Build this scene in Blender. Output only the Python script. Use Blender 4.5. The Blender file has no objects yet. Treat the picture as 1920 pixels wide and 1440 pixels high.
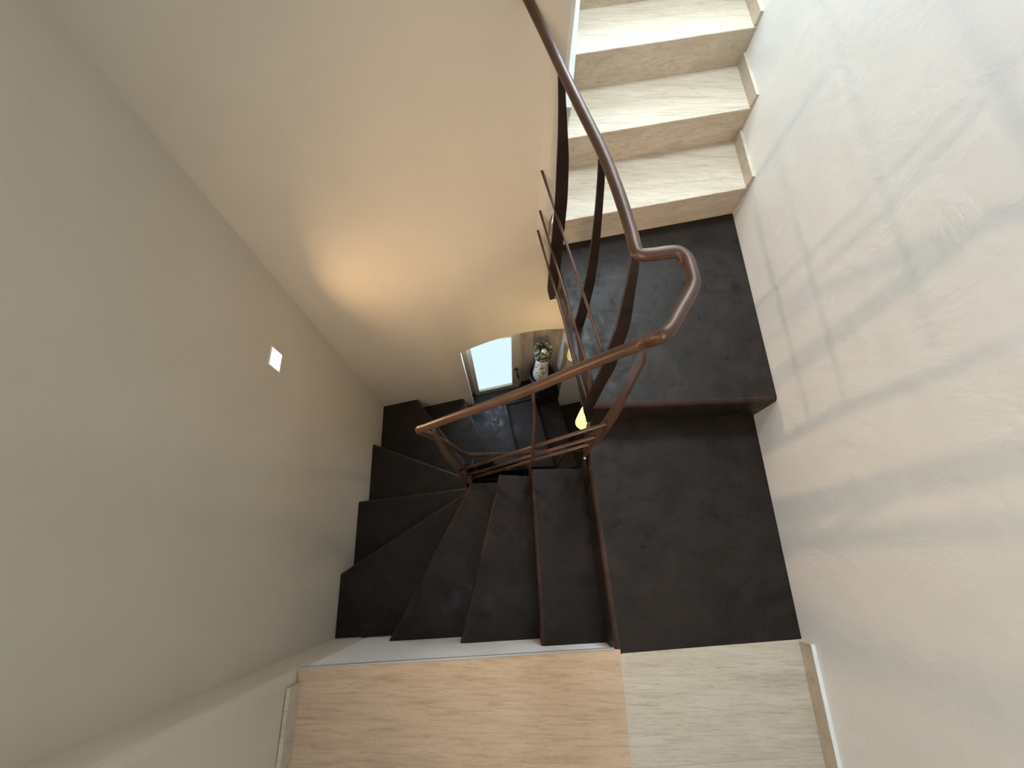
import bpy, bmesh, math, random
from mathutils import Vector, Matrix

S = bpy.context.scene
C = S.collection
H = 0.17                      # riser height of the dark stair

# ------------------------------------------------------------------ camera
cd = bpy.data.cameras.new('camera')
cam = bpy.data.objects.new('camera', cd)
C.objects.link(cam)
cd.sensor_width = 36.0
cd.lens = 36.0 * 810.876 / 1920.0
cd.clip_start = 0.02
cam.matrix_world = Matrix(((0.999916, -0.004736, 0.012032, 0.00000), (0.008992, 0.923334, -0.383892, 0.00000), (-0.009291, 0.383968, 0.923300, 1.61868), (0, 0, 0, 1)))
S.camera = cam

# ------------------------------------------------------------------ world, exposure
w = bpy.data.worlds.new('world')
S.world = w
w.use_nodes = True
w.node_tree.nodes['Background'].inputs[0].default_value = (0.75, 0.85, 1.0, 1)
w.node_tree.nodes['Background'].inputs[1].default_value = 0.3
S.view_settings.view_transform = 'Standard'
S.view_settings.look = 'None'
S.view_settings.gamma = 1.0
S.view_settings.exposure = 0.0
S.view_settings.use_curve_mapping = False


# ------------------------------------------------------------------ daylight and added fill lights
def area(name, loc, target, sx, sy, power, color):
    l = bpy.data.lights.new(name, 'AREA')
    l.shape = 'RECTANGLE'
    l.size, l.size_y = sx, sy
    l.energy = power
    l.color = color
    o = bpy.data.objects.new(name, l)
    C.objects.link(o)
    o.location = loc
    o.rotation_euler = (Vector(target) - Vector(loc)).to_track_quat('-Z', 'Y').to_euler()
    return o


area('stair_window_daylight', (0.62, 3.75, 1.95), (0.62, 1.0, 0.9), 0.75, 1.3, 106, (0.71, 0.87, 1.0))
area('skylight_daylight', (0.3, 2.0, 2.75), (0.80, 1.6, 0.5), 0.3, 0.8, 58, (0.71, 0.87, 1.0))
area('far_wall_warm_fill', (-0.1, -1.95, 2.15), (0.0, 1.2, 0.05), 0.6, 0.6, 4.0, (1.0, 0.74, 0.48)).data.spread = math.radians(44)  # unseen warm fill behind the camera, added to brighten the far wall
area('right_wall_cool_fill', (-0.62, -0.75, 2.2), (0.9, 0.55, 0.55), 0.9, 1.0, 15.5, (0.74, 0.89, 1.0))  # added fill high on the left, no window there; lifts the right wall


# ------------------------------------------------------------------ materials
def new_mat(name):
    m = bpy.data.materials.new(name)
    m.use_nodes = True
    nt = m.node_tree
    return m, nt, nt.nodes['Principled BSDF']


def noise(nt, scale, detail=4, rough=0.55, stretch=(1, 1, 1), dist=0.0):
    tc = nt.nodes.new('ShaderNodeTexCoord')
    mp = nt.nodes.new('ShaderNodeMapping')
    mp.inputs['Scale'].default_value = stretch
    n = nt.nodes.new('ShaderNodeTexNoise')
    n.inputs['Scale'].default_value = scale
    n.inputs['Detail'].default_value = detail
    n.inputs['Roughness'].default_value = rough
    n.inputs['Distortion'].default_value = dist
    nt.links.new(tc.outputs['Object'], mp.inputs['Vector'])
    nt.links.new(mp.outputs['Vector'], n.inputs['Vector'])
    return n.outputs['Fac']


def ramp(nt, fac, stops):
    r = nt.nodes.new('ShaderNodeValToRGB')
    e = r.color_ramp.elements
    while len(e) < len(stops):
        e.new(0.5)
    for el, (p, c) in zip(e, stops):
        el.position = p
        el.color = (*c, 1) if len(c) == 3 else c
    nt.links.new(fac, r.inputs['Fac'])
    return r.outputs['Color']


def mixc(nt, fac, a, b, mode='MIX'):
    m = nt.nodes.new('ShaderNodeMix')
    m.data_type = 'RGBA'
    m.blend_type = mode
    for sock, v in ((m.inputs[0], fac), (m.inputs[6], a), (m.inputs[7], b)):
        if hasattr(v, 'links'):
            nt.links.new(v, sock)
        elif isinstance(v, tuple):
            sock.default_value = (*v, 1)
        else:
            sock.default_value = v
    return m.outputs[2]


def bump(nt, b, fac, strength, dist=0.004):
    n = nt.nodes.new('ShaderNodeBump')
    n.inputs['Strength'].default_value = strength
    n.inputs['Distance'].default_value = dist
    nt.links.new(fac, n.inputs['Height'])
    nt.links.new(n.outputs['Normal'], b.inputs['Normal'])


def plaster(name, c1, c2, bs=0.25, rough=0.75, bscale=9):
    m, nt, b = new_mat(name)
    f = noise(nt, 2.3, 5, 0.6, dist=0.6)
    nt.links.new(ramp(nt, f, [(0.3, c1), (0.7, c2)]), b.inputs['Base Color'])
    b.inputs['Roughness'].default_value = rough
    b.inputs['Specular IOR Level'].default_value = 0.25
    g = noise(nt, bscale, 6, 0.6, dist=0.4)
    bump(nt, b, g, bs, 0.012)
    return m


def stone(name, k=1.0, tint=(1.0, 1.0, 1.0)):
    m, nt, b = new_mat(name)
    f1 = noise(nt, 7, 8, 0.65, (0.45, 3.2, 3.2), 0.7)
    f2 = noise(nt, 30, 6, 0.72, (0.30, 4, 4), 0.5)
    f3 = noise(nt, 70, 3, 0.6, (0.5, 2.5, 2.5))
    c = ramp(nt, f1, [(0.25, tuple(k * v * t for v, t in zip((0.50, 0.425, 0.325), tint))), (0.5, tuple(k * v * t for v, t in zip((0.625, 0.535, 0.42), tint))), (0.75, tuple(k * v * t for v, t in zip((0.70, 0.615, 0.50), tint)))])
    d = ramp(nt, f2, [(0.30, (0.62, 0.58, 0.52)), (0.52, (1, 1, 1))])
    e = ramp(nt, f3, [(0.28, (0.62, 0.58, 0.53)), (0.42, (1, 1, 1))])
    c = mixc(nt, 0.7, c, d, 'MULTIPLY')
    c = mixc(nt, 0.5, c, e, 'MULTIPLY')
    nt.links.new(c, b.inputs['Base Color'])
    b.inputs['Roughness'].default_value = 0.55
    b.inputs['Specular IOR Level'].default_value = 0.3
    bump(nt, b, f2, 0.15, 0.003)
    return m


def resin(name, c1, c2, rough=0.36):
    m, nt, b = new_mat(name)
    f = noise(nt, 5.5, 8, 0.72, dist=1.0)
    nt.links.new(ramp(nt, f, [(0.32, c1), (0.66, c2)]), b.inputs['Base Color'])
    g = noise(nt, 15, 8, 0.75, dist=0.9)
    rr = nt.nodes.new('ShaderNodeMapRange')
    rr.inputs[1].default_value, rr.inputs[2].default_value = 0.36, 0.62
    rr.inputs[3].default_value, rr.inputs[4].default_value = rough - 0.14, rough + 0.26
    nt.links.new(g, rr.inputs[0])
    nt.links.new(rr.outputs[0], b.inputs['Roughness'])
    b.inputs['Specular IOR Level'].default_value = 0.22
    bump(nt, b, g, 0.22, 0.006)
    return m


def metal(name, c1, c2, metallic=0.35, rough=0.42):
    m, nt, b = new_mat(name)
    f = noise(nt, 14, 5, 0.6)
    nt.links.new(ramp(nt, f, [(0.3, c1), (0.7, c2)]), b.inputs['Base Color'])
    b.inputs['Metallic'].default_value = metallic
    b.inputs['Roughness'].default_value = rough
    return m


def plain(name, col, rough=0.5, metallic=0.0):
    m, nt, b = new_mat(name)
    f = noise(nt, 20, 3)
    nt.links.new(ramp(nt, f, [(0.3, tuple(v * 0.92 for v in col)), (0.7, col)]), b.inputs['Base Color'])
    b.inputs['Roughness'].default_value = rough
    b.inputs['Metallic'].default_value = metallic
    return m


def glow(name, col, strength):
    m, nt, b = new_mat(name)
    b.inputs['Base Color'].default_value = (0.02, 0.02, 0.02, 1)
    b.inputs['Emission Color'].default_value = (*col, 1)
    b.inputs['Emission Strength'].default_value = strength
    return m


M_WALL = plaster('cream_plaster', (0.585, 0.525, 0.435), (0.625, 0.565, 0.47), 0.18)
M_TROWEL = plaster('trowelled_white_plaster', (0.79, 0.795, 0.785), (0.83, 0.835, 0.825), 0.35, 0.62, 6)
M_CEIL = plaster('ceiling_plaster', (0.78, 0.77, 0.75), (0.8, 0.79, 0.77), 0.1)
M_STONE = stone('beige_veined_stone', 0.88)
M_STONE_TAN = stone('tan_veined_stone', 0.88, (1.0, 0.83, 0.70))
M_GROUT = plain('pale_grout', (0.62, 0.59, 0.53), 0.9)
M_RESIN = resin('dark_brown_resin', (0.0085, 0.006, 0.0042), (0.026, 0.0185, 0.0145))
M_EDGE = resin('worn_brown_edge', (0.022, 0.0125, 0.009), (0.050, 0.028, 0.020), 0.42)
M_STEEL = metal('rust_brown_steel', (0.055, 0.029, 0.019), (0.105, 0.056, 0.035))
M_DARKSTEEL = metal('dark_brown_steel', (0.014, 0.008, 0.006), (0.034, 0.018, 0.012), 0.3, 0.5)
M_BOLT = plain('bright_bolt_steel', (0.7, 0.68, 0.63), 0.25, 0.9)
M_TRIM = plain('pale_grey_metal_trim', (0.42, 0.42, 0.41), 0.4, 0.2)
M_WHITE = plain('white_painted_trim', (0.80, 0.80, 0.77), 0.5)
M_BLACK = plain('black_glazed_pot', (0.012, 0.013, 0.017), 0.3)
M_LAMP = glow('warm_lamp_glow', (1.0, 0.80, 0.52), 12.0)
M_PANE = glow('daylit_frosted_pane', (0.60, 0.78, 0.98), 1.2)


def wood_mat():
    m, nt, b = new_mat('pale_streaked_wood')
    f = noise(nt, 6, 6, 0.6, (4.0, 4.0, 0.35), 1.0)
    nt.links.new(ramp(nt, f, [(0.3, (0.30, 0.235, 0.16)), (0.5, (0.48, 0.40, 0.29)), (0.7, (0.58, 0.51, 0.41))]), b.inputs['Base Color'])
    b.inputs['Roughness'].default_value = 0.5
    return m


M_WOOD = wood_mat()


def glass_lamp_mat(strength):
    m, nt, b = new_mat('yellow_crackled_lamp_glass')
    tc = nt.nodes.new('ShaderNodeTexCoord')
    v = nt.nodes.new('ShaderNodeTexVoronoi')
    v.feature = 'DISTANCE_TO_EDGE'
    v.inputs['Scale'].default_value = 55
    nt.links.new(tc.outputs['Object'], v.inputs['Vector'])
    c = ramp(nt, v.outputs['Distance'], [(0.0, (0.35, 0.24, 0.05)), (0.12, (1.0, 0.83, 0.36)), (0.6, (1.0, 0.92, 0.55))])
    nt.links.new(c, b.inputs['Base Color'])
    nt.links.new(c, b.inputs['Emission Color'])
    b.inputs['Emission Strength'].default_value = strength
    b.inputs['Roughness'].default_value = 0.2
    return m


def spotted_mat():
    m, nt, b = new_mat('speckled_ivory_ceramic')
    tc = nt.nodes.new('ShaderNodeTexCoord')
    v = nt.nodes.new('ShaderNodeTexVoronoi')
    v.inputs['Scale'].default_value = 42
    nt.links.new(tc.outputs['Object'], v.inputs['Vector'])
    c = ramp(nt, v.outputs['Distance'], [(0.0, (0.03, 0.025, 0.02)), (0.27, (0.05, 0.04, 0.03)), (0.36, (0.80, 0.75, 0.64))])
    nt.links.new(c, b.inputs['Base Color'])
    b.inputs['Roughness'].default_value = 0.22
    return m


def mottled_green():
    m, nt, b = new_mat('dark_green_mottled_glaze')
    f = noise(nt, 60, 4, 0.7)
    nt.links.new(ramp(nt, f, [(0.35, (0.012, 0.03, 0.026)), (0.5, (0.05, 0.075, 0.05)), (0.6, (0.42, 0.36, 0.2))]), b.inputs['Base Color'])
    b.inputs['Roughness'].default_value = 0.25
    return m


# ------------------------------------------------------------------ mesh helpers
def obj(name, bm, mats, parent=None, smooth=False):
    bmesh.ops.recalc_face_normals(bm, faces=bm.faces[:])
    me = bpy.data.meshes.new(name)
    bm.to_mesh(me)
    bm.free()
    for m in (mats if isinstance(mats, (list, tuple)) else [mats]):
        me.materials.append(m)
    if smooth:
        for p in me.polygons:
            p.use_smooth = True
    o = bpy.data.objects.new(name, me)
    C.objects.link(o)
    if parent:
        o.parent = parent
        if parent.type == 'EMPTY':          # meshes are modelled in world coordinates
            o.matrix_parent_inverse = Matrix.Translation(-Vector(parent.location))
    return o


def struct(name, bm, mats, smooth=False):
    o = obj(name, bm, mats, None, smooth)
    o['kind'] = 'structure'
    return o


def thing(name, label, cat, loc=(0, 0, 0), group=None):
    o = bpy.data.objects.new(name, None)
    C.objects.link(o)
    o.empty_display_size = 0.05
    o.location = loc
    o['label'] = label
    o['category'] = cat
    if group:
        o['group'] = group
    return o


def tag(o, label, cat, group=None):
    o['label'] = label
    o['category'] = cat
    if group:
        o['group'] = group
    return o


def add_prism(bm, pts, z0, z1):
    lo = [bm.verts.new((p[0], p[1], z0)) for p in pts]
    hi = [bm.verts.new((p[0], p[1], z1)) for p in pts]
    n = len(pts)
    top = bm.faces.new(hi)
    bot = bm.faces.new(lo[::-1])
    side = [bm.faces.new((lo[i], lo[(i + 1) % n], hi[(i + 1) % n], hi[i])) for i in range(n)]
    return lo, hi, top, bot, side


def prism(pts, z0, z1, bevel=None, r=0.012, seg=4, edges=None, vbevel=None, vr=0.02):
    """polygon extruded in z; bevel: indices i of top edges i->i+1 to round; vbevel: vertical edges"""
    bm = bmesh.new()
    lo, hi, top, bot, side = add_prism(bm, pts, z0, z1)
    n = len(pts)
    if vbevel:
        es = [e for i in vbevel for e in lo[i].link_edges if e.other_vert(lo[i]) == hi[i]]
        bmesh.ops.bevel(bm, geom=es, offset=vr, segments=6, affect='EDGES', profile=0.5)
    if bevel:
        es = []
        for i in bevel:
            a, b = hi[i], hi[(i + 1) % n]
            es += [e for e in a.link_edges if e.other_vert(a) == b]
        bmesh.ops.bevel(bm, geom=es, offset=r, segments=seg, affect='EDGES', profile=0.5, material=1)
    return bm


def add_box(bm, c, sx, sy, sz, ax=(1, 0, 0), ay=(0, 1, 0), az=(0, 0, 1)):
    c, ax, ay, az = Vector(c), Vector(ax).normalized(), Vector(ay).normalized(), Vector(az).normalized()
    v = [bm.verts.new(c + ax * (sx / 2 * i) + ay * (sy / 2 * j) + az * (sz / 2 * k)) for k in (-1, 1) for j in (-1, 1) for i in (-1, 1)]
    for f in ((0, 1, 3, 2), (4, 6, 7, 5), (0, 4, 5, 1), (2, 3, 7, 6), (0, 2, 6, 4), (1, 5, 7, 3)):
        bm.faces.new([v[i] for i in f])
    return v


def smooth_path(pts, sub=6, keep=()):
    P = [Vector(p) for p in pts]
    out = []
    for i in range(len(P) - 1):
        a, b = P[i], P[i + 1]
        p0 = P[i - 1] if i > 0 else a * 2 - b
        p3 = P[i + 2] if i + 2 < len(P) else b * 2 - a
        # centripetal style tangents scaled by the local segment length
        L = (b - a).length
        t1 = ((b - p0).normalized() * L)
        t2 = ((p3 - a).normalized() * L)
        for s in range(sub):
            t = s / sub
            h00, h10 = 2 * t**3 - 3 * t**2 + 1, t**3 - 2 * t**2 + t
            h01, h11 = -2 * t**3 + 3 * t**2, t**3 - t**2
            out.append(a * h00 + t1 * h10 + b * h01 + t2 * h11)
    out.append(P[-1])
    return out


def add_tube(bm, path, r, n=14, caps=True):
    P = [Vector(p) for p in path]
    rings = []
    up = None
    for i, p in enumerate(P):
        t = (P[min(i + 1, len(P) - 1)] - P[max(i - 1, 0)]).normalized()
        if up is None:
            up = t.orthogonal().normalized()
        up = (up - t * up.dot(t)).normalized()
        s = t.cross(up)
        rr = r[i] if isinstance(r, (list, tuple)) else r
        rings.append([bm.verts.new(p + (up * math.cos(a) + s * math.sin(a)) * rr) for a in (2 * math.pi * k / n for k in range(n))])
    for a, b in zip(rings, rings[1:]):
        for k in range(n):
            bm.faces.new((a[k], a[(k + 1) % n], b[(k + 1) % n], b[k]))
    if caps:
        bm.faces.new(rings[0][::-1])
        bm.faces.new(rings[-1])


def add_flat_bar(bm, path, wdir, widths, th):
    P = [Vector(p) for p in path]
    W = Vector(wdir).normalized()
    rings = []
    for i, p in enumerate(P):
        t = (P[min(i + 1, len(P) - 1)] - P[max(i - 1, 0)]).normalized()
        u = (W - t * W.dot(t)).normalized()
        v = t.cross(u)
        f = i / (len(P) - 1)
        k = f * (len(widths) - 1)
        j = min(int(k), len(widths) - 2)
        wd = widths[j] + (widths[j + 1] - widths[j]) * (k - j)
        rings.append([bm.verts.new(p + u * (a * wd / 2) + v * (b * th / 2)) for a, b in ((-1, -1), (1, -1), (1, 1), (-1, 1))])
    for a, b in zip(rings, rings[1:]):
        for k in range(4):
            bm.faces.new((a[k], a[(k + 1) % 4], b[(k + 1) % 4], b[k]))
    bm.faces.new(rings[0][::-1])
    bm.faces.new(rings[-1])


def add_lathe(bm, prof, c, n=32, wob=None):
    rings = []
    for (r, z) in prof:
        rings.append([bm.verts.new((c[0] + r * math.cos(2 * math.pi * k / n), c[1] + r * math.sin(2 * math.pi * k / n), c[2] + z)) for k in range(n)])
    for a, b in zip(rings, rings[1:]):
        for k in range(n):
            bm.faces.new((a[k], a[(k + 1) % n], b[(k + 1) % n], b[k]))
    bm.faces.new(rings[0][::-1])
    bm.faces.new(rings[-1])


def bolt(bm, p, n, r=0.006, l=0.006):
    p, n = Vector(p), Vector(n).normalized()
    add_tube(bm, [p, p + n * l * 0.6, p + n * l], [r, r, r * 0.6], 10)


# ------------------------------------------------------------------ plan of the stairwell
XR = 0.9256
FE = Vector((1.0, 0.242, 0)).normalized()      # along the far wall
FN = Vector((-0.242, 1.0, 0)).normalized()     # out through the far wall
FC = Vector((-0.9221, 0.9938, 0))              # far left corner


def far(x, d=0.0, z=0.0):
    """point on the far wall (pushed out by d) at a given x of the face"""
    p = FC + FE * ((x - FC.x) / FE.x) + FN * d
    return Vector((p.x, p.y, z))


def near_y(x):
    return -0.2745 + 0.0631 * x


def left_x(y):
    return -0.9221 - 0.0618 * (y - 0.9938)


def riser_y(y0, x):
    return y0 + 0.2304 * (x - XR)


ZB, ZT = -2.55, 2.85

# ------------------------------------------------------------------ large structure
struct('wall_right', prism([(XR, -2.2), (1.07, -2.2), (1.07, 3.9), (XR, 3.9)], ZB, ZT), M_TROWEL)
nl = (left_x(-0.33), -0.3278)
struct('wall_left', prism([nl, (FC.x, FC.y), tuple(far(FC.x, 0.16)[:2]), (-1.12, 1.1), (-1.06, -0.33)], ZB, ZT), M_WALL)
# wall block left of the tiled floor, its face turns the corner into the stairwell
struct('wall_left_landing', prism([(-0.6955, -0.3184), nl, (-1.06, -0.33), (-1.06, -2.2), (-0.60, -2.2), (-0.66, -1.0)], ZB, ZT, vbevel=[0], vr=0.03), M_WALL)
# wall under the edge of the tiled floor
struct('wall_near', prism([(-0.6955, near_y(-0.6955) - 0.003), (XR, near_y(XR) - 0.003), (XR, near_y(XR) - 0.3), (-0.6955, near_y(-0.6955) - 0.3)], ZB, -0.014), M_TROWEL)
struct('wall_back', prism([(-1.06, -2.2), (1.07, -2.2), (1.07, -2.3), (-1.06, -2.3)], ZB, ZT), M_WALL)
struct('wall_stair_head', prism([(0.05, 3.9), (1.07, 3.9), (1.07, 4.0), (0.05, 4.0)], ZB, ZT), M_TROWEL)
struct('ceiling', prism([(-1.2, -2.3), (1.07, -2.3), (1.07, 4.0), (-1.2, 4.0)], ZT, ZT + 0.1), M_CEIL)
struct('floor_lower', prism([(-1.06, -0.65), (1.07, -0.65), (1.07, 1.75), (-1.06, 1.3)], ZB - 0.1, ZB), M_RESIN)

# far wall: upper part turns the corner beside the beige flight, lower part has the window niche
bm = bmesh.new()
up = [tuple(FC[:2]), tuple(far(0.045)[:2]), (0.075, 1.2345), (0.105, 1.237), (0.126, 1.246), (0.137, 1.268), (0.145, 1.32), (0.150, 1.42), (0.157, 1.52), (0.178, 1.77), (0.213, 2.2), (0.36, 3.9),
      (0.1, 3.9), (-0.04, 1.6), (-0.07, 1.38), tuple(far(FC.x, 0.16)[:2])]
add_prism(bm, up, H, ZT)
NX0, NX1, NZ0, NZS, NZA = -0.334, 0.345, -1.69, -0.648, -0.560
ND = 0.165


def far_panel(bm, pts, d0, d1):
    """polygon given as (x on the wall face, z), extruded through the wall"""
    a = [bm.verts.new(far(x, d0, z)) for x, z in pts]
    b = [bm.verts.new(far(x, d1, z)) for x, z in pts]
    n = len(pts)
    bm.faces.new(a)
    bm.faces.new(b[::-1])
    for i in range(n):
        bm.faces.new((a[i], a[(i + 1) % n], b[(i + 1) % n], b[i]))


arch = []
for i in range(25):
    t = i / 24
    x = NX0 + (NX1 - NX0) * t
    arch.append((x, NZS + (NZA - NZS) * (1 - (2 * t - 1) ** 2)))
far_panel(bm, [(FC.x, ZB), (NX0, ZB), (NX0, H), (FC.x, H)], 0, ND)
far_panel(bm, [(NX1, ZB), (XR, ZB), (XR, H), (NX1, H)], 0, ND)
far_panel(bm, [(NX0, ZB), (NX1, ZB), (NX1, NZ0), (NX0, NZ0)], 0, ND)
far_panel(bm, [(NX0, H)] + arch + [(NX1, H)], 0, ND)
struct('wall_far', bm, M_WALL)
bm = bmesh.new()
far_panel(bm, [(NX0 - 0.05, NZ0 - 0.1), (NX1 + 0.1, NZ0 - 0.1), (NX1 + 0.1, -0.4), (NX0 - 0.05, -0.4)], ND, ND + 0.05)
struct('wall_niche', bm, M_WOOD)
bm = bmesh.new()
far_panel(bm, [(NX0, NZ0), (NX1, NZ0), (NX1, NZ0 + 0.008), (NX0, NZ0 + 0.008)], 0.0, ND)
far_panel(bm, [(-0.085, -1.875), (NX1, -1.875), (NX1, NZ0 + 0.008), (-0.085, NZ0 + 0.008)], -0.006, -0.0003)
struct('trim_1', bm, M_RESIN)

# tiled floor: separate slabs on a grout bed
bm = bmesh.new()
fl0, fl1 = -0.694, 0.3375


def fe(x):
    return near_y(x) + 0.002


def flx(y):
    return -0.6955 + 0.052 * (-0.3184 - y) if y > -1.0 else -0.66 + 0.05 * (-1.0 - y)


for pts in ([(fl0, fe(fl0)), (0.3365, fe(0.3365)), (0.3565, -1.0), (-0.66, -1.0)],
            [(0.3400, fe(0.34) - 0.012), (XR, fe(XR) - 0.002), (XR, -0.5165), (0.3475, -0.5535)],
            [(0.3478, -0.5565), (XR, -0.5195), (XR, -1.05), (0.3600, -1.09)],
            [(-0.66, -1.003), (0.3567, -1.003), (0.375, -2.2), (-0.60, -2.2)],
            [(0.3605, -1.093), (XR, -1.053), (XR, -2.2), (0.379, -2.2)]):
    lo, hi, top, bot, side = add_prism(bm, pts, -0.012, 0.0)
    for f in [top, bot] + side:
        f.material_index = 2 if pts[0][0] < 0 else 0
lo, hi, top, bot, side = add_prism(bm, [(fl0, fe(fl0) - 0.012), (XR, fe(XR) - 0.016), (XR, -2.2), (-0.60, -2.2)], -0.0139, -0.0015)
for f in [top, bot] + side:
    f.material_index = 1
struct('floor', bm, [M_STONE, M_GROUT, M_STONE_TAN])
bm = bmesh.new()
a, b = Vector((fl0, fe(fl0) + 0.0025, -0.006)), Vector((0.3165, fe(0.3165) + 0.0025, -0.006))
add_box(bm, (a + b) / 2, (b - a).length, 0.005, 0.016, b - a, (b - a).cross(Vector((0, 0, -1))))
struct('trim_2', bm, M_TRIM)


def skirting(name, p0, p1, height, th, inward, lean=0.0, top=M_STONE):
    """stone skirting from p0 (front) to p1 (back) along a wall; inward = unit vector into the room"""
    bm = bmesh.new()
    p0, p1, n = Vector(p0), Vector(p1), Vector(inward)
    d = (p1 - p0).normalized()
    z = Vector((0, 0, 1))
    ring0 = [p0, p0 - d * lean + z * height, p0 - d * lean + z * height + n * th, p0 + n * th]
    ring1 = [p1, p1 + z * height, p1 + z * height + n * th, p1 + n * th]
    A = [bm.verts.new(v) for v in ring0]
    B = [bm.verts.new(v) for v in ring1]
    bm.faces.new(A)
    bm.faces.new(B[::-1])
    for i in range(4):
        f = bm.faces.new((A[i], A[(i + 1) % 4], B[(i + 1) % 4], B[i]))
        if i == 1:
            f.material_index = 1
    return struct(name, bm, [M_STONE, top])


skirting('baseboard_right', (XR, -0.222, 0), (XR, -2.2, 0), 0.062, 0.012, (-1, 0, 0), top=M_WHITE)
skirting('baseboard_left', (-0.6905, -0.352, 0), (-0.66, -1.0, 0), 0.07, 0.012, (1, 0, 0))

# ------------------------------------------------------------------ beige flight going up
flight = thing('beige_staircase', 'pale beige stone steps climbing from the dark platform along the white wall', 'staircase', (0.55, 1.4, H))
Y0S = [1.402, 1.672, 1.935, 2.205, 2.475, 2.745]
ZS = [0.1706, 0.311, 0.451, 0.591, 0.731, 0.871, 1.011]
LX = [(0.137, 1.268), (0.150, 1.42), (0.169, 1.672), (0.192, 1.935), (0.214, 2.205), (0.237, 2.475), (0.26, 2.745), (0.291, 3.1)]


def lx(y):
    for (xa, ya), (xb, yb) in zip(LX, LX[1:]):
        if ya <= y <= yb:
            return xa + (xb - xa) * (y - ya) / (yb - ya)
    return LX[0][0] if y < LX[0][1] else LX[-1][0]


for k in range(6):
    y0 = Y0S[k]
    y1 = Y0S[k + 1] if k < 5 else 3.1
    z0, z1 = ZS[k], ZS[k + 1]
    xl0 = 0.128 if k == 0 else lx(riser_y(y0, 0.2)) + 0.001
    xl1 = lx(riser_y(y1, 0.2)) + 0.001
    th = 0.014
    # riser slab
    obj('riser', prism([(xl0, riser_y(y0, xl0) + 0.002), (XR, y0 + 0.002), (XR, y0 + 0.014), (xl0, riser_y(y0, xl0) + 0.014)], z0, z1 - th), M_STONE, flight)
    # tread slab
    pts = [(xl0, riser_y(y0, xl0)), (XR, y0), (XR, y1 + 0.012), (xl1, riser_y(y1, xl1) + 0.012)]
    if k == 0:
        pts.append((0.151, 1.42))
        pts.append((0.146, 1.32))
        pts.append((0.138, 1.268))
    obj('tread', prism(pts, z1 - th, z1, bevel=[0], r=0.003, seg=2), [M_STONE, M_STONE], flight)
    # stepped skirting on the right wall
    if k < 4:
        skirting('trim_%d' % (3 + k), (XR, y0 + 0.002, z1), (XR, y1 + 0.001, z1), 0.052, 0.012, (-1, 0, 0), lean=0.0)
# white sloping skirting on the left wall of that flight
bm = bmesh.new()
a, b = Vector((0.1815, 1.600, 0.490)), Vector((0.236, 2.25, 0.775))
ax = (b - a).normalized()
add_box(bm, (a + b) / 2 + Vector((0, 0, 0)), (b - a).length, 0.036, 0.05, ax, ax.cross(Vector((0, 0, 1))), ax.cross(Vector((0, 0, 1))).cross(ax))
struct('trim_7', bm, plain('pale_grey_green_trim', (0.50, 0.50, 0.45), 0.5))

# ------------------------------------------------------------------ dark winding stair
NOS = (((0.2694, 0.3651), (0.3216, -0.2627)), ((0.0574, 0.3617), (0.0907, -0.2717)), ((-0.0817, 0.3709), (-0.221, -0.29)), ((-0.2283, 0.3607), (-0.5469, -0.3124)), ((-0.2479, 0.3591), (-0.8576, -0.0505)), ((-0.2817, 0.3944), (-0.8819, 0.3138)), ((-0.3271, 0.4884), (-0.9, 0.6872)), ((-0.3391, 0.6138), (-0.6913, 1.0481)), ((-0.1676, 0.6823), (-0.399, 1.1176)), ((0.0193, 0.6909), (-0.0894, 1.1655)), ((0.2913, 0.697), (0.1457, 1.2391)), ((0.4915, 0.734), (0.3539, 1.2792)))
stair = thing('dark_staircase', 'dark brown winding staircase with platform, landing and winder treads turning around a steel railing', 'staircase', (-0.2, 0.2, ZB))
RM = [M_RESIN, M_EDGE]

obj('platform', prism([(0.154, 1.214), (0.271, 0.5125), (XR - 0.001, 0.5445), (XR - 0.001, riser_y(1.402, XR) + 0.02), (0.154, riser_y(1.402, 0.154) + 0.018)], 0.0005, 0.1703, bevel=[0, 1], r=0.016), RM, stair)
L0i, L0o = NOS[0]
obj('landing', prism([L0i, (L0o[0], L0o[1] - 0.001), (XR - 0.001, near_y(XR) - 0.0005), (XR - 0.001, 0.60), (0.300, 0.56), (0.285, 0.50)], -H + 0.0005, 0.0, bevel=[0, 5], r=0.016), RM, stair)


def shift_back(i, d=0.03):
    """nosing i moved d towards the tread above it"""
    a, b = Vector(NOS[i][0]), Vector(NOS[i][1])
    t = (b - a).normalized()
    n = Vector((-t.y, t.x))
    ref = Vector(NOS[i - 1][0]) + Vector(NOS[i - 1][1]) if i > 0 else Vector((1.2, 0.0))
    if (ref / 2 - a).dot(n) < 0:
        n = -n
    return tuple(a + n * d), tuple(b + n * d)


def wall_near_pt(p):
    return (p[0], near_y(p[0]) - 0.001)


LOWIN = {8: None}
for k in range(1, 12):
    i_in, i_out = NOS[k]
    b_in, b_out = shift_back(k - 1)
    z1 = -H * k
    pts = [i_in, i_out]
    if k <= 3:
        pts[1] = wall_near_pt(i_out)
        pts.append(wall_near_pt(b_out))
    elif k == 4:
        pts.append((left_x(-0.328) + 0.001, near_y(-0.84) - 0.001))
        pts.append(wall_near_pt(b_out))
    elif k <= 6:
        pts.append((left_x(b_out[1]) + 0.001, b_out[1]))
    elif k == 7:
        pts.append(tuple(far(FC.x + 0.001)[:2]))
        pts.append((left_x(b_out[1]) + 0.001, b_out[1]))
    else:
        pts[1] = tuple(far(i_out[0])[:2])
        pts.append(tuple(far(b_out[0])[:2]))
    pts.append(b_in)
    obj('tread', prism(pts, z1 - H + 0.0005, z1, bevel=[0], r=0.013), RM, stair)
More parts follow.
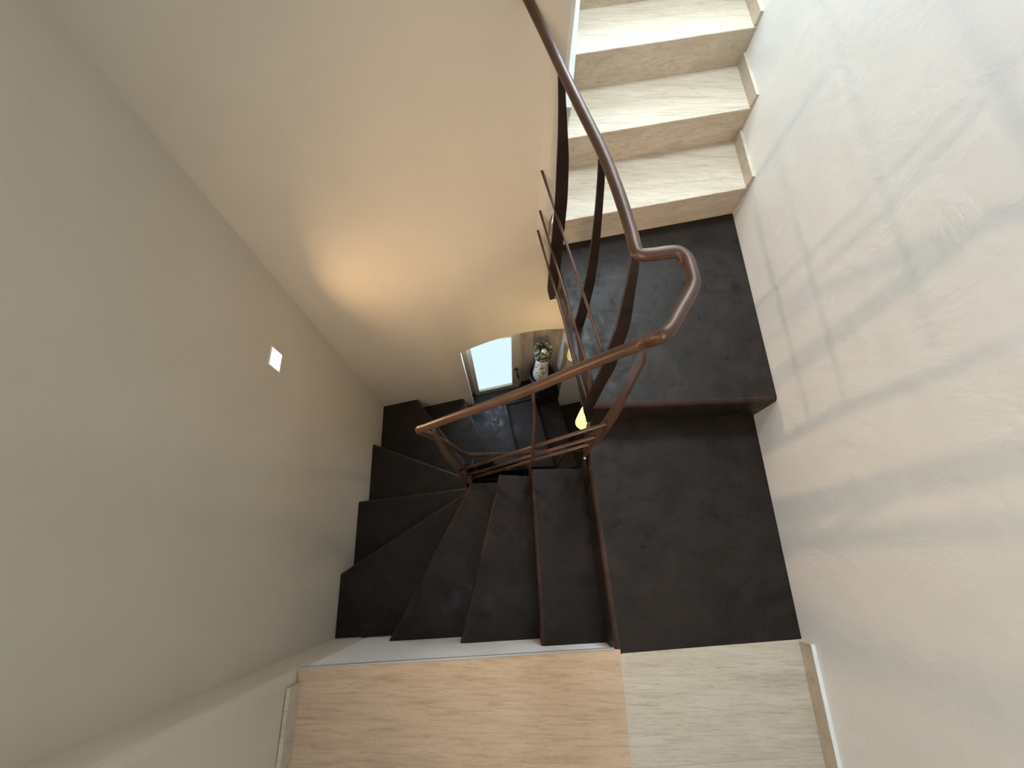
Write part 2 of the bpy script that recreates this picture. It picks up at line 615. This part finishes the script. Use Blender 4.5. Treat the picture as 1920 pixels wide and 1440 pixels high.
# the last steps disappear under the landing and the platform
obj('tread', prism([(0.70, 0.74), tuple(far(0.569)[:2]), tuple(far(0.32)[:2]), (0.46, 0.72)], -13 * H + 0.0005, -12 * H, bevel=[0], r=0.013), RM, stair)
obj('tread', prism([(XR - 0.002, 0.74), tuple(far(0.85)[:2]), tuple(far(0.54)[:2]), (0.67, 0.73)], -14 * H + 0.0005, -13 * H, bevel=[0], r=0.013), RM, stair)

# ------------------------------------------------------------------ steel railing
rail = thing('stair_railing', 'rust brown tubular steel stair railing with curved flat balusters and thin rods', 'railing', (0.25, 0.5, 0.0))
HR = ((0.0133, 1.2256, 1.04), (0.0574, 1.1216, 1.015), (0.0952, 1.0137, 1.0), (0.132, 0.8829, 1.0), (0.1694, 0.7505, 1.0), (0.1903, 0.6495, 1.0), (0.2057, 0.55, 1.0), (0.2091, 0.5165, 1.0), (0.2136, 0.506, 1.0), (0.2371, 0.506, 1.0), (0.2696, 0.5113, 1.0), (0.2844, 0.5096, 1.0), (0.2956, 0.4968, 1.0), (0.2994, 0.4718, 1.0), (0.3004, 0.4485, 1.0), (0.2953, 0.4322, 1.0), (0.2832, 0.4109, 1.0), (0.2672, 0.3859, 1.0), (0.2494, 0.3575, 1.0), (0.2348, 0.3454, 0.995), (0.2279, 0.37, 0.9247), (0.2017, 0.37, 0.8971), (0.1285, 0.37, 0.8155), (0.0356, 0.37, 0.704), (-0.0552, 0.37, 0.6072), (-0.1921, 0.37, 0.4714), (-0.2682, 0.37, 0.3936), (-0.2969, 0.372, 0.3587), (-0.287, 0.3858, 0.2579), (-0.287, 0.4294, 0.0164), (-0.287, 0.4768, -0.2592), (-0.287, 0.5377, -0.6218), (-0.2575, 0.555, -0.7429), (-0.1082, 0.6, -0.9158), (0.0692, 0.64, -1.0298), (0.3095, 0.68, -1.0955))
bm = bmesh.new()
add_tube(bm, smooth_path(HR, 5), 0.0118, 16)
obj('handrail', bm, M_STEEL, rail, True)


def baluster(pts, wdir, widths, th, mat, bolts=()):
    bm = bmesh.new()
    add_flat_bar(bm, smooth_path(pts, 4), wdir, widths, th)
    o = obj('baluster', bm, mat, rail)
    if bolts:
        bb = bmesh.new()
        for p, n in bolts:
            bolt(bb, p, n)
        obj('bolt', bb, M_BOLT, o, True)
    return o


WU = (0.974, 0.224, 0.0)
B1, B2, B3, B4, B5, B6 = (((0.1535, 1.0616, 0.03), (0.1469, 1.0745, 0.09), (0.1475, 1.0932, 0.25), (0.1424, 1.0868, 0.42), (0.1357, 1.0616, 0.58), (0.1243, 1.0454, 0.74), (0.1147, 1.0241, 0.83), (0.1054, 1.0211, 0.91), (0.0949, 1.0115, 0.99)),
    ((0.2412, 0.8303, 0.05), (0.2336, 0.8421, 0.13), (0.2321, 0.836, 0.28), (0.2285, 0.827, 0.46), (0.2215, 0.824, 0.58), (0.208, 0.8166, 0.72), (0.1895, 0.8023, 0.87), (0.1708, 0.7657, 0.975)),
    ((0.2702, 0.5017, 0.06), (0.2516, 0.5112, 0.16), (0.2524, 0.5168, 0.24), (0.2531, 0.517, 0.37), (0.2524, 0.5074, 0.5), (0.2435, 0.5031, 0.68), (0.2331, 0.4919, 0.79), (0.2219, 0.494, 0.88), (0.2109, 0.4948, 0.965), (0.2095, 0.5047, 0.99)),
    ((0.2823, 0.374, -0.137), (0.2449, 0.374, 0.0888), (0.244, 0.374, 0.2482), (0.2565, 0.374, 0.3856), (0.2586, 0.374, 0.4769), (0.2586, 0.374, 0.5527), (0.253, 0.374, 0.6563), (0.2475, 0.374, 0.7699), (0.2431, 0.374, 0.8624), (0.2364, 0.374, 0.8982), (0.2324, 0.374, 0.913)),
    ((0.0568, 0.372, -0.3032), (0.0552, 0.372, -0.0948), (0.0547, 0.372, 0.1076), (0.0495, 0.372, 0.3988), (0.0426, 0.372, 0.5836), (0.0366, 0.372, 0.6758)),
    ((-0.2215, 0.372, -0.5155), (-0.2432, 0.372, -0.3392), (-0.2539, 0.372, -0.1454), (-0.2603, 0.372, 0.0333), (-0.2619, 0.372, 0.1816), (-0.2503, 0.372, 0.3709)))
NB = Vector((0.22, -0.97, 0.1))
baluster(B1, WU, [0.030, 0.044, 0.046, 0.043, 0.040, 0.034, 0.026, 0.019, 0.014], 0.007, M_DARKSTEEL, [(Vector(B1[0]) + Vector((0.010, -0.003, 0.02)), NB)])
baluster(B2, WU, [0.022, 0.040, 0.034, 0.026, 0.018, 0.014], 0.007, M_DARKSTEEL)
baluster(B3, WU, [0.014, 0.042, 0.044, 0.040, 0.030, 0.020, 0.014], 0.007, M_DARKSTEEL)
baluster(B4, (0, 1, 0), [0.046, 0.046, 0.043, 0.036, 0.03, 0.02], 0.007, M_STEEL, [(Vector(B4[1]) + Vector((-0.002, -0.022, 0.0)), (-0.1, -0.9, 0.5))])
baluster(B5, (0, 1, 0), [0.036, 0.034, 0.028, 0.022, 0.016], 0.007, M_STEEL)
baluster(B6, (0, 1, 0), [0.042, 0.040, 0.034, 0.026, 0.018], 0.007, M_STEEL)
for a, b in (((0.078, 1.2469, 0.537), (0.2404, 0.5411, 0.537)), ((0.0804, 1.2479, 0.356), (0.2392, 0.5227, 0.356)), ((0.0769, 1.2472, 0.252), (0.2358, 0.5112, 0.252))):
    bm = bmesh.new()
    add_tube(bm, [a, b], 0.0045, 10)
    obj('rod', bm, M_STEEL, rail, True)
for a, b in (((0.255, 0.37, 0.4405), (-0.2461, 0.37, -0.2447)), ((0.2453, 0.37, 0.3008), (-0.2253, 0.37, -0.3533)), ((0.2394, 0.37, 0.209), (-0.2135, 0.37, -0.4326))):
    bm = bmesh.new()
    add_tube(bm, [a, b], 0.0060, 10)
    obj('rod', bm, M_STEEL, rail, True)
for p in (((-0.2835, 0.6, -1.1253), (-0.2853, 0.605, -1.4241), (-0.2902, 0.61, -1.8778)), ((0.0544, 0.64, -1.1239), (0.0553, 0.64, -1.3648), (0.0615, 0.64, -1.7102)), ((0.3184, 0.68, -1.1811), (0.3036, 0.68, -1.3199), (0.3087, 0.68, -1.5803))):
    baluster(p, (0, 1, 0), [0.03, 0.026, 0.02], 0.008, M_STEEL)
for a, b in (((-0.33, 0.58, -1.3933), (0.0745, 0.65, -1.5581)), ((-0.286, 0.6, -1.7735), (0.0477, 0.65, -1.897)), ((0.1025, 0.63, -1.0363), (0.4389, 0.68, -1.1201))):
    bm = bmesh.new()
    add_tube(bm, [a, b], 0.0045, 8)
    obj('rod', bm, M_STEEL, rail, True)

# ------------------------------------------------------------------ window in the niche
wn = thing('window_1', 'small timber window with frosted pane in the niche at the stair foot', 'window', tuple(far(-0.15, ND - 0.02, NZ0 + 0.008)))
wn['kind'] = 'structure'


def far_box(bm, x0, x1, z0, z1, d0, d1):
    far_panel(bm, [(x0, z0), (x1, z0), (x1, z1), (x0, z1)], d0, d1)


M_FRAME = plain('cream_timber_frame', (0.50, 0.43, 0.31), 0.45)
zb, zt, zo = NZ0 + 0.009, -0.73, 0
bm = bmesh.new()
for x0, x1, z0, z1 in ((NX0 + 0.001, NX0 + 0.026, zb, zt), (0.047, 0.066, zb, zt), (NX0 + 0.026, 0.047, zt - 0.03, zt)):
    far_box(bm, x0, x1, z0, z1, ND - 0.022, ND - 0.0005)
obj('frame', bm, M_FRAME, wn)
bm = bmesh.new()
for x0, x1, z0, z1 in ((NX0 + 0.0275, -0.274, zb + 0.001, zt - 0.032), (-0.008, 0.046, zb + 0.001, zt - 0.032), (-0.274, -0.008, zb + 0.001, zb + 0.062), (-0.274, -0.008, zt - 0.09, zt - 0.032)):
    far_box(bm, x0, x1, z0, z1, ND - 0.036, ND - 0.006)
sash = obj('sash', bm, M_FRAME, wn)
bm = bmesh.new()
far_box(bm, -0.273, -0.009, zb + 0.0625, zt - 0.0905, ND - 0.018, ND - 0.012)
obj('pane', bm, M_PANE, sash)
bm = bmesh.new()
hp = far(0.021, ND - 0.036, -1.33)
add_box(bm, hp - FN * 0.003, 0.026, 0.006, 0.05, FE, FN)
add_tube(bm, [hp - FN * 0.004, hp - FN * 0.026, hp - FN * 0.032 + Vector((0, 0, -0.012)), hp - FN * 0.032 + Vector((0, 0, -0.11)) + FE * 0.01], [0.009, 0.009, 0.010, 0.008], 12)
obj('handle', bm, metal('dark_window_handle', (0.05, 0.045, 0.04), (0.12, 0.11, 0.1), 0.8, 0.3), sash, True)

# daylight entering through the upper part of that window
wp = far(-0.14, ND - 0.04, -0.765)
area('niche_window_daylight', wp, wp - FN * 1.0 + Vector((0.15, 0, -1.1)), 0.24, 0.05, 5.5, (0.60, 0.78, 1.0))

# ------------------------------------------------------------------ pot and vase in the niche
pc = Vector((0.186, 1.312, NZ0 + 0.0082))
pot = thing('round_pot', 'black round pot on the dark sill in the window niche, carrying the vase', 'pot', pc)
bm = bmesh.new()
add_lathe(bm, [(0.062, 0), (0.070, 0.02), (0.086, 0.2), (0.093, 0.30), (0.095, 0.335), (0.093, 0.345), (0.088, 0.343), (0.086, 0.325), (0.02, 0.318)], pc, 40)
obj('body', bm, M_BLACK, pot, True)
vc = pc + Vector((-0.014, -0.010, 0.3205))
vase = thing('ceramic_vase', 'tall speckled ivory ceramic vase with frilly dark green top, in the black pot', 'vase', vc)
bm = bmesh.new()
add_lathe(bm, [(0.040, 0), (0.052, 0.012), (0.058, 0.05), (0.055, 0.10), (0.049, 0.17), (0.045, 0.24), (0.044, 0.30), (0.046, 0.34)], vc, 36)
obj('body', bm, spotted_mat(), vase, True)
M_GREEN = mottled_green()
bm = bmesh.new()
random.seed(4)
add_lathe(bm, [(0.046, 0.335), (0.054, 0.36), (0.058, 0.40), (0.056, 0.44), (0.049, 0.468), (0.038, 0.470), (0.034, 0.45), (0.028, 0.42), (0.008, 0.41)], vc, 28)
for v in bm.verts:
    d = (v.co - vc)
    if d.z > 0.35:
        v.co += Vector((d.x, d.y, 0)).normalized() * random.uniform(-0.004, 0.006)
for k in range(46):
    a = random.uniform(0, 2 * math.pi)
    z = random.uniform(0.345, 0.465)
    rr = 0.052 + 0.005 * math.sin((z - 0.34) * 25)
    o_ = Vector((math.cos(a), math.sin(a), 0))
    t_ = Vector((-math.sin(a), math.cos(a), 0))
    p = vc + o_ * rr + Vector((0, 0, z))
    tip = p + o_ * 0.012 + Vector((0, 0, 0.010))
    q = [bm.verts.new(x) for x in (p - t_ * 0.007 - o_ * 0.004, p + t_ * 0.007 - o_ * 0.004, p + Vector((0, 0, 0.013)) - o_ * 0.004, tip)]
    for f in ((0, 1, 3), (1, 2, 3), (2, 0, 3), (0, 2, 1)):
        bm.faces.new([q[i] for i in f])
obj('frilled_rim', bm, M_GREEN, vase)
for s in (-1, 1):
    bm = bmesh.new()
    p = vc + Vector((s * 0.040, 0.0, 0.458))
    add_tube(bm, [p, p + Vector((s * 0.006, 0.002, 0.02)), p + Vector((s * 0.010, 0.004, 0.036))], [0.013, 0.010, 0.003], 10)
    obj('ear', bm, M_GREEN, vase, True)
bm = bmesh.new()
add_lathe(bm, [(0.004, 0.395), (0.022, 0.40), (0.026, 0.445), (0.022, 0.468), (0.012, 0.476), (0.004, 0.477)], vc + Vector((0.004, -0.026, -0.004)), 20)
obj('mouth', bm, plain('beige_ceramic', (0.62, 0.47, 0.29), 0.35), vase, True)

# ------------------------------------------------------------------ recessed lights in the left wall
WD = Vector((0.0618, -1, 0)).normalized()       # along the left wall, towards the viewer
WN = Vector((1, 0.0618, 0)).normalized()        # into the stairwell


def wall_light(y, z, label):
    p = Vector((left_x(y), y, z))
    t = thing('recessed_wall_light', label, 'wall light', p, 'recessed square lights in the left stair wall')
    bm = bmesh.new()
    for du, dz, su, sz in ((0.0365, 0, 0.005, 0.078), (-0.0365, 0, 0.005, 0.078), (0, 0.0365, 0.068, 0.005), (0, -0.0365, 0.068, 0.005)):
        add_box(bm, p + WD * du + Vector((0, 0, dz)) + WN * 0.0022, 0.004, su, sz, WN, WD)
    obj('frame', bm, M_WHITE, t)
    bm = bmesh.new()
    add_box(bm, p + WN * 0.0016, 0.003, 0.066, 0.066, WN, WD)
    obj('diffuser', bm, M_LAMP, t)
    l = bpy.data.lights.new('beam', 'AREA')
    l.shape = 'SQUARE'
    l.size = 0.04
    l.energy = 3.0
    l.color = (1.0, 0.64, 0.37)
    l.spread = math.radians(140)
    o = bpy.data.objects.new('beam', l)
    C.objects.link(o)
    o.location = p + WN * 0.006
    o.rotation_euler = WN.to_track_quat('-Z', 'Z').to_euler()


wall_light(0.695, 0.174, 'glowing square light in the left wall, beside the warm patch on the far wall')
wall_light(-0.037, 0.898, 'glowing square light in the left wall at the left edge of the photo')

# ------------------------------------------------------------------ pendants under the platform
def pendant(c, strength, power, label, r=0.035, hgt=0.19):
    c = Vector(c)
    t = thing('pendant_lamp', label, 'lamp', c, 'glass pendant lamps under the platform')
    bm = bmesh.new()
    add_lathe(bm, [(r * 0.9, 0), (r, 0.006), (r * 0.97, hgt * 0.5), (r * 0.9, hgt * 0.9), (r * 0.6, hgt)], c, 28)
    obj('shade', bm, glass_lamp_mat(strength), t, True)
    bm = bmesh.new()
    add_lathe(bm, [(r * 0.5, 0), (r * 0.5, 0.03), (0.008, 0.04)], c + Vector((0, 0, hgt)), 20)
    obj('cap', bm, M_DARKSTEEL, t, True)
    bm = bmesh.new()
    p = c + Vector((0, 0, hgt + 0.04))
    add_tube(bm, [p, Vector((p.x, p.y, -0.001))], 0.002, 6)
    obj('cord', bm, M_BOLT, t)
    l = bpy.data.lights.new('bulb', 'POINT')
    l.shadow_soft_size = 0.02
    l.energy = power
    l.color = (1.0, 0.72, 0.38)
    o = bpy.data.objects.new('bulb', l)
    C.objects.link(o)
    o.location = c + Vector((0, 0, -0.03))


pendant((0.292, 1.0, -0.41), 0.32, 1.5, 'dim yellow glass pendant lamp in front of the niche panel, left of the platform edge')
pendant((0.312, 0.623, -0.360), 1.5, 1.8, 'bright yellow glass pendant lamp below the front corner of the platform')
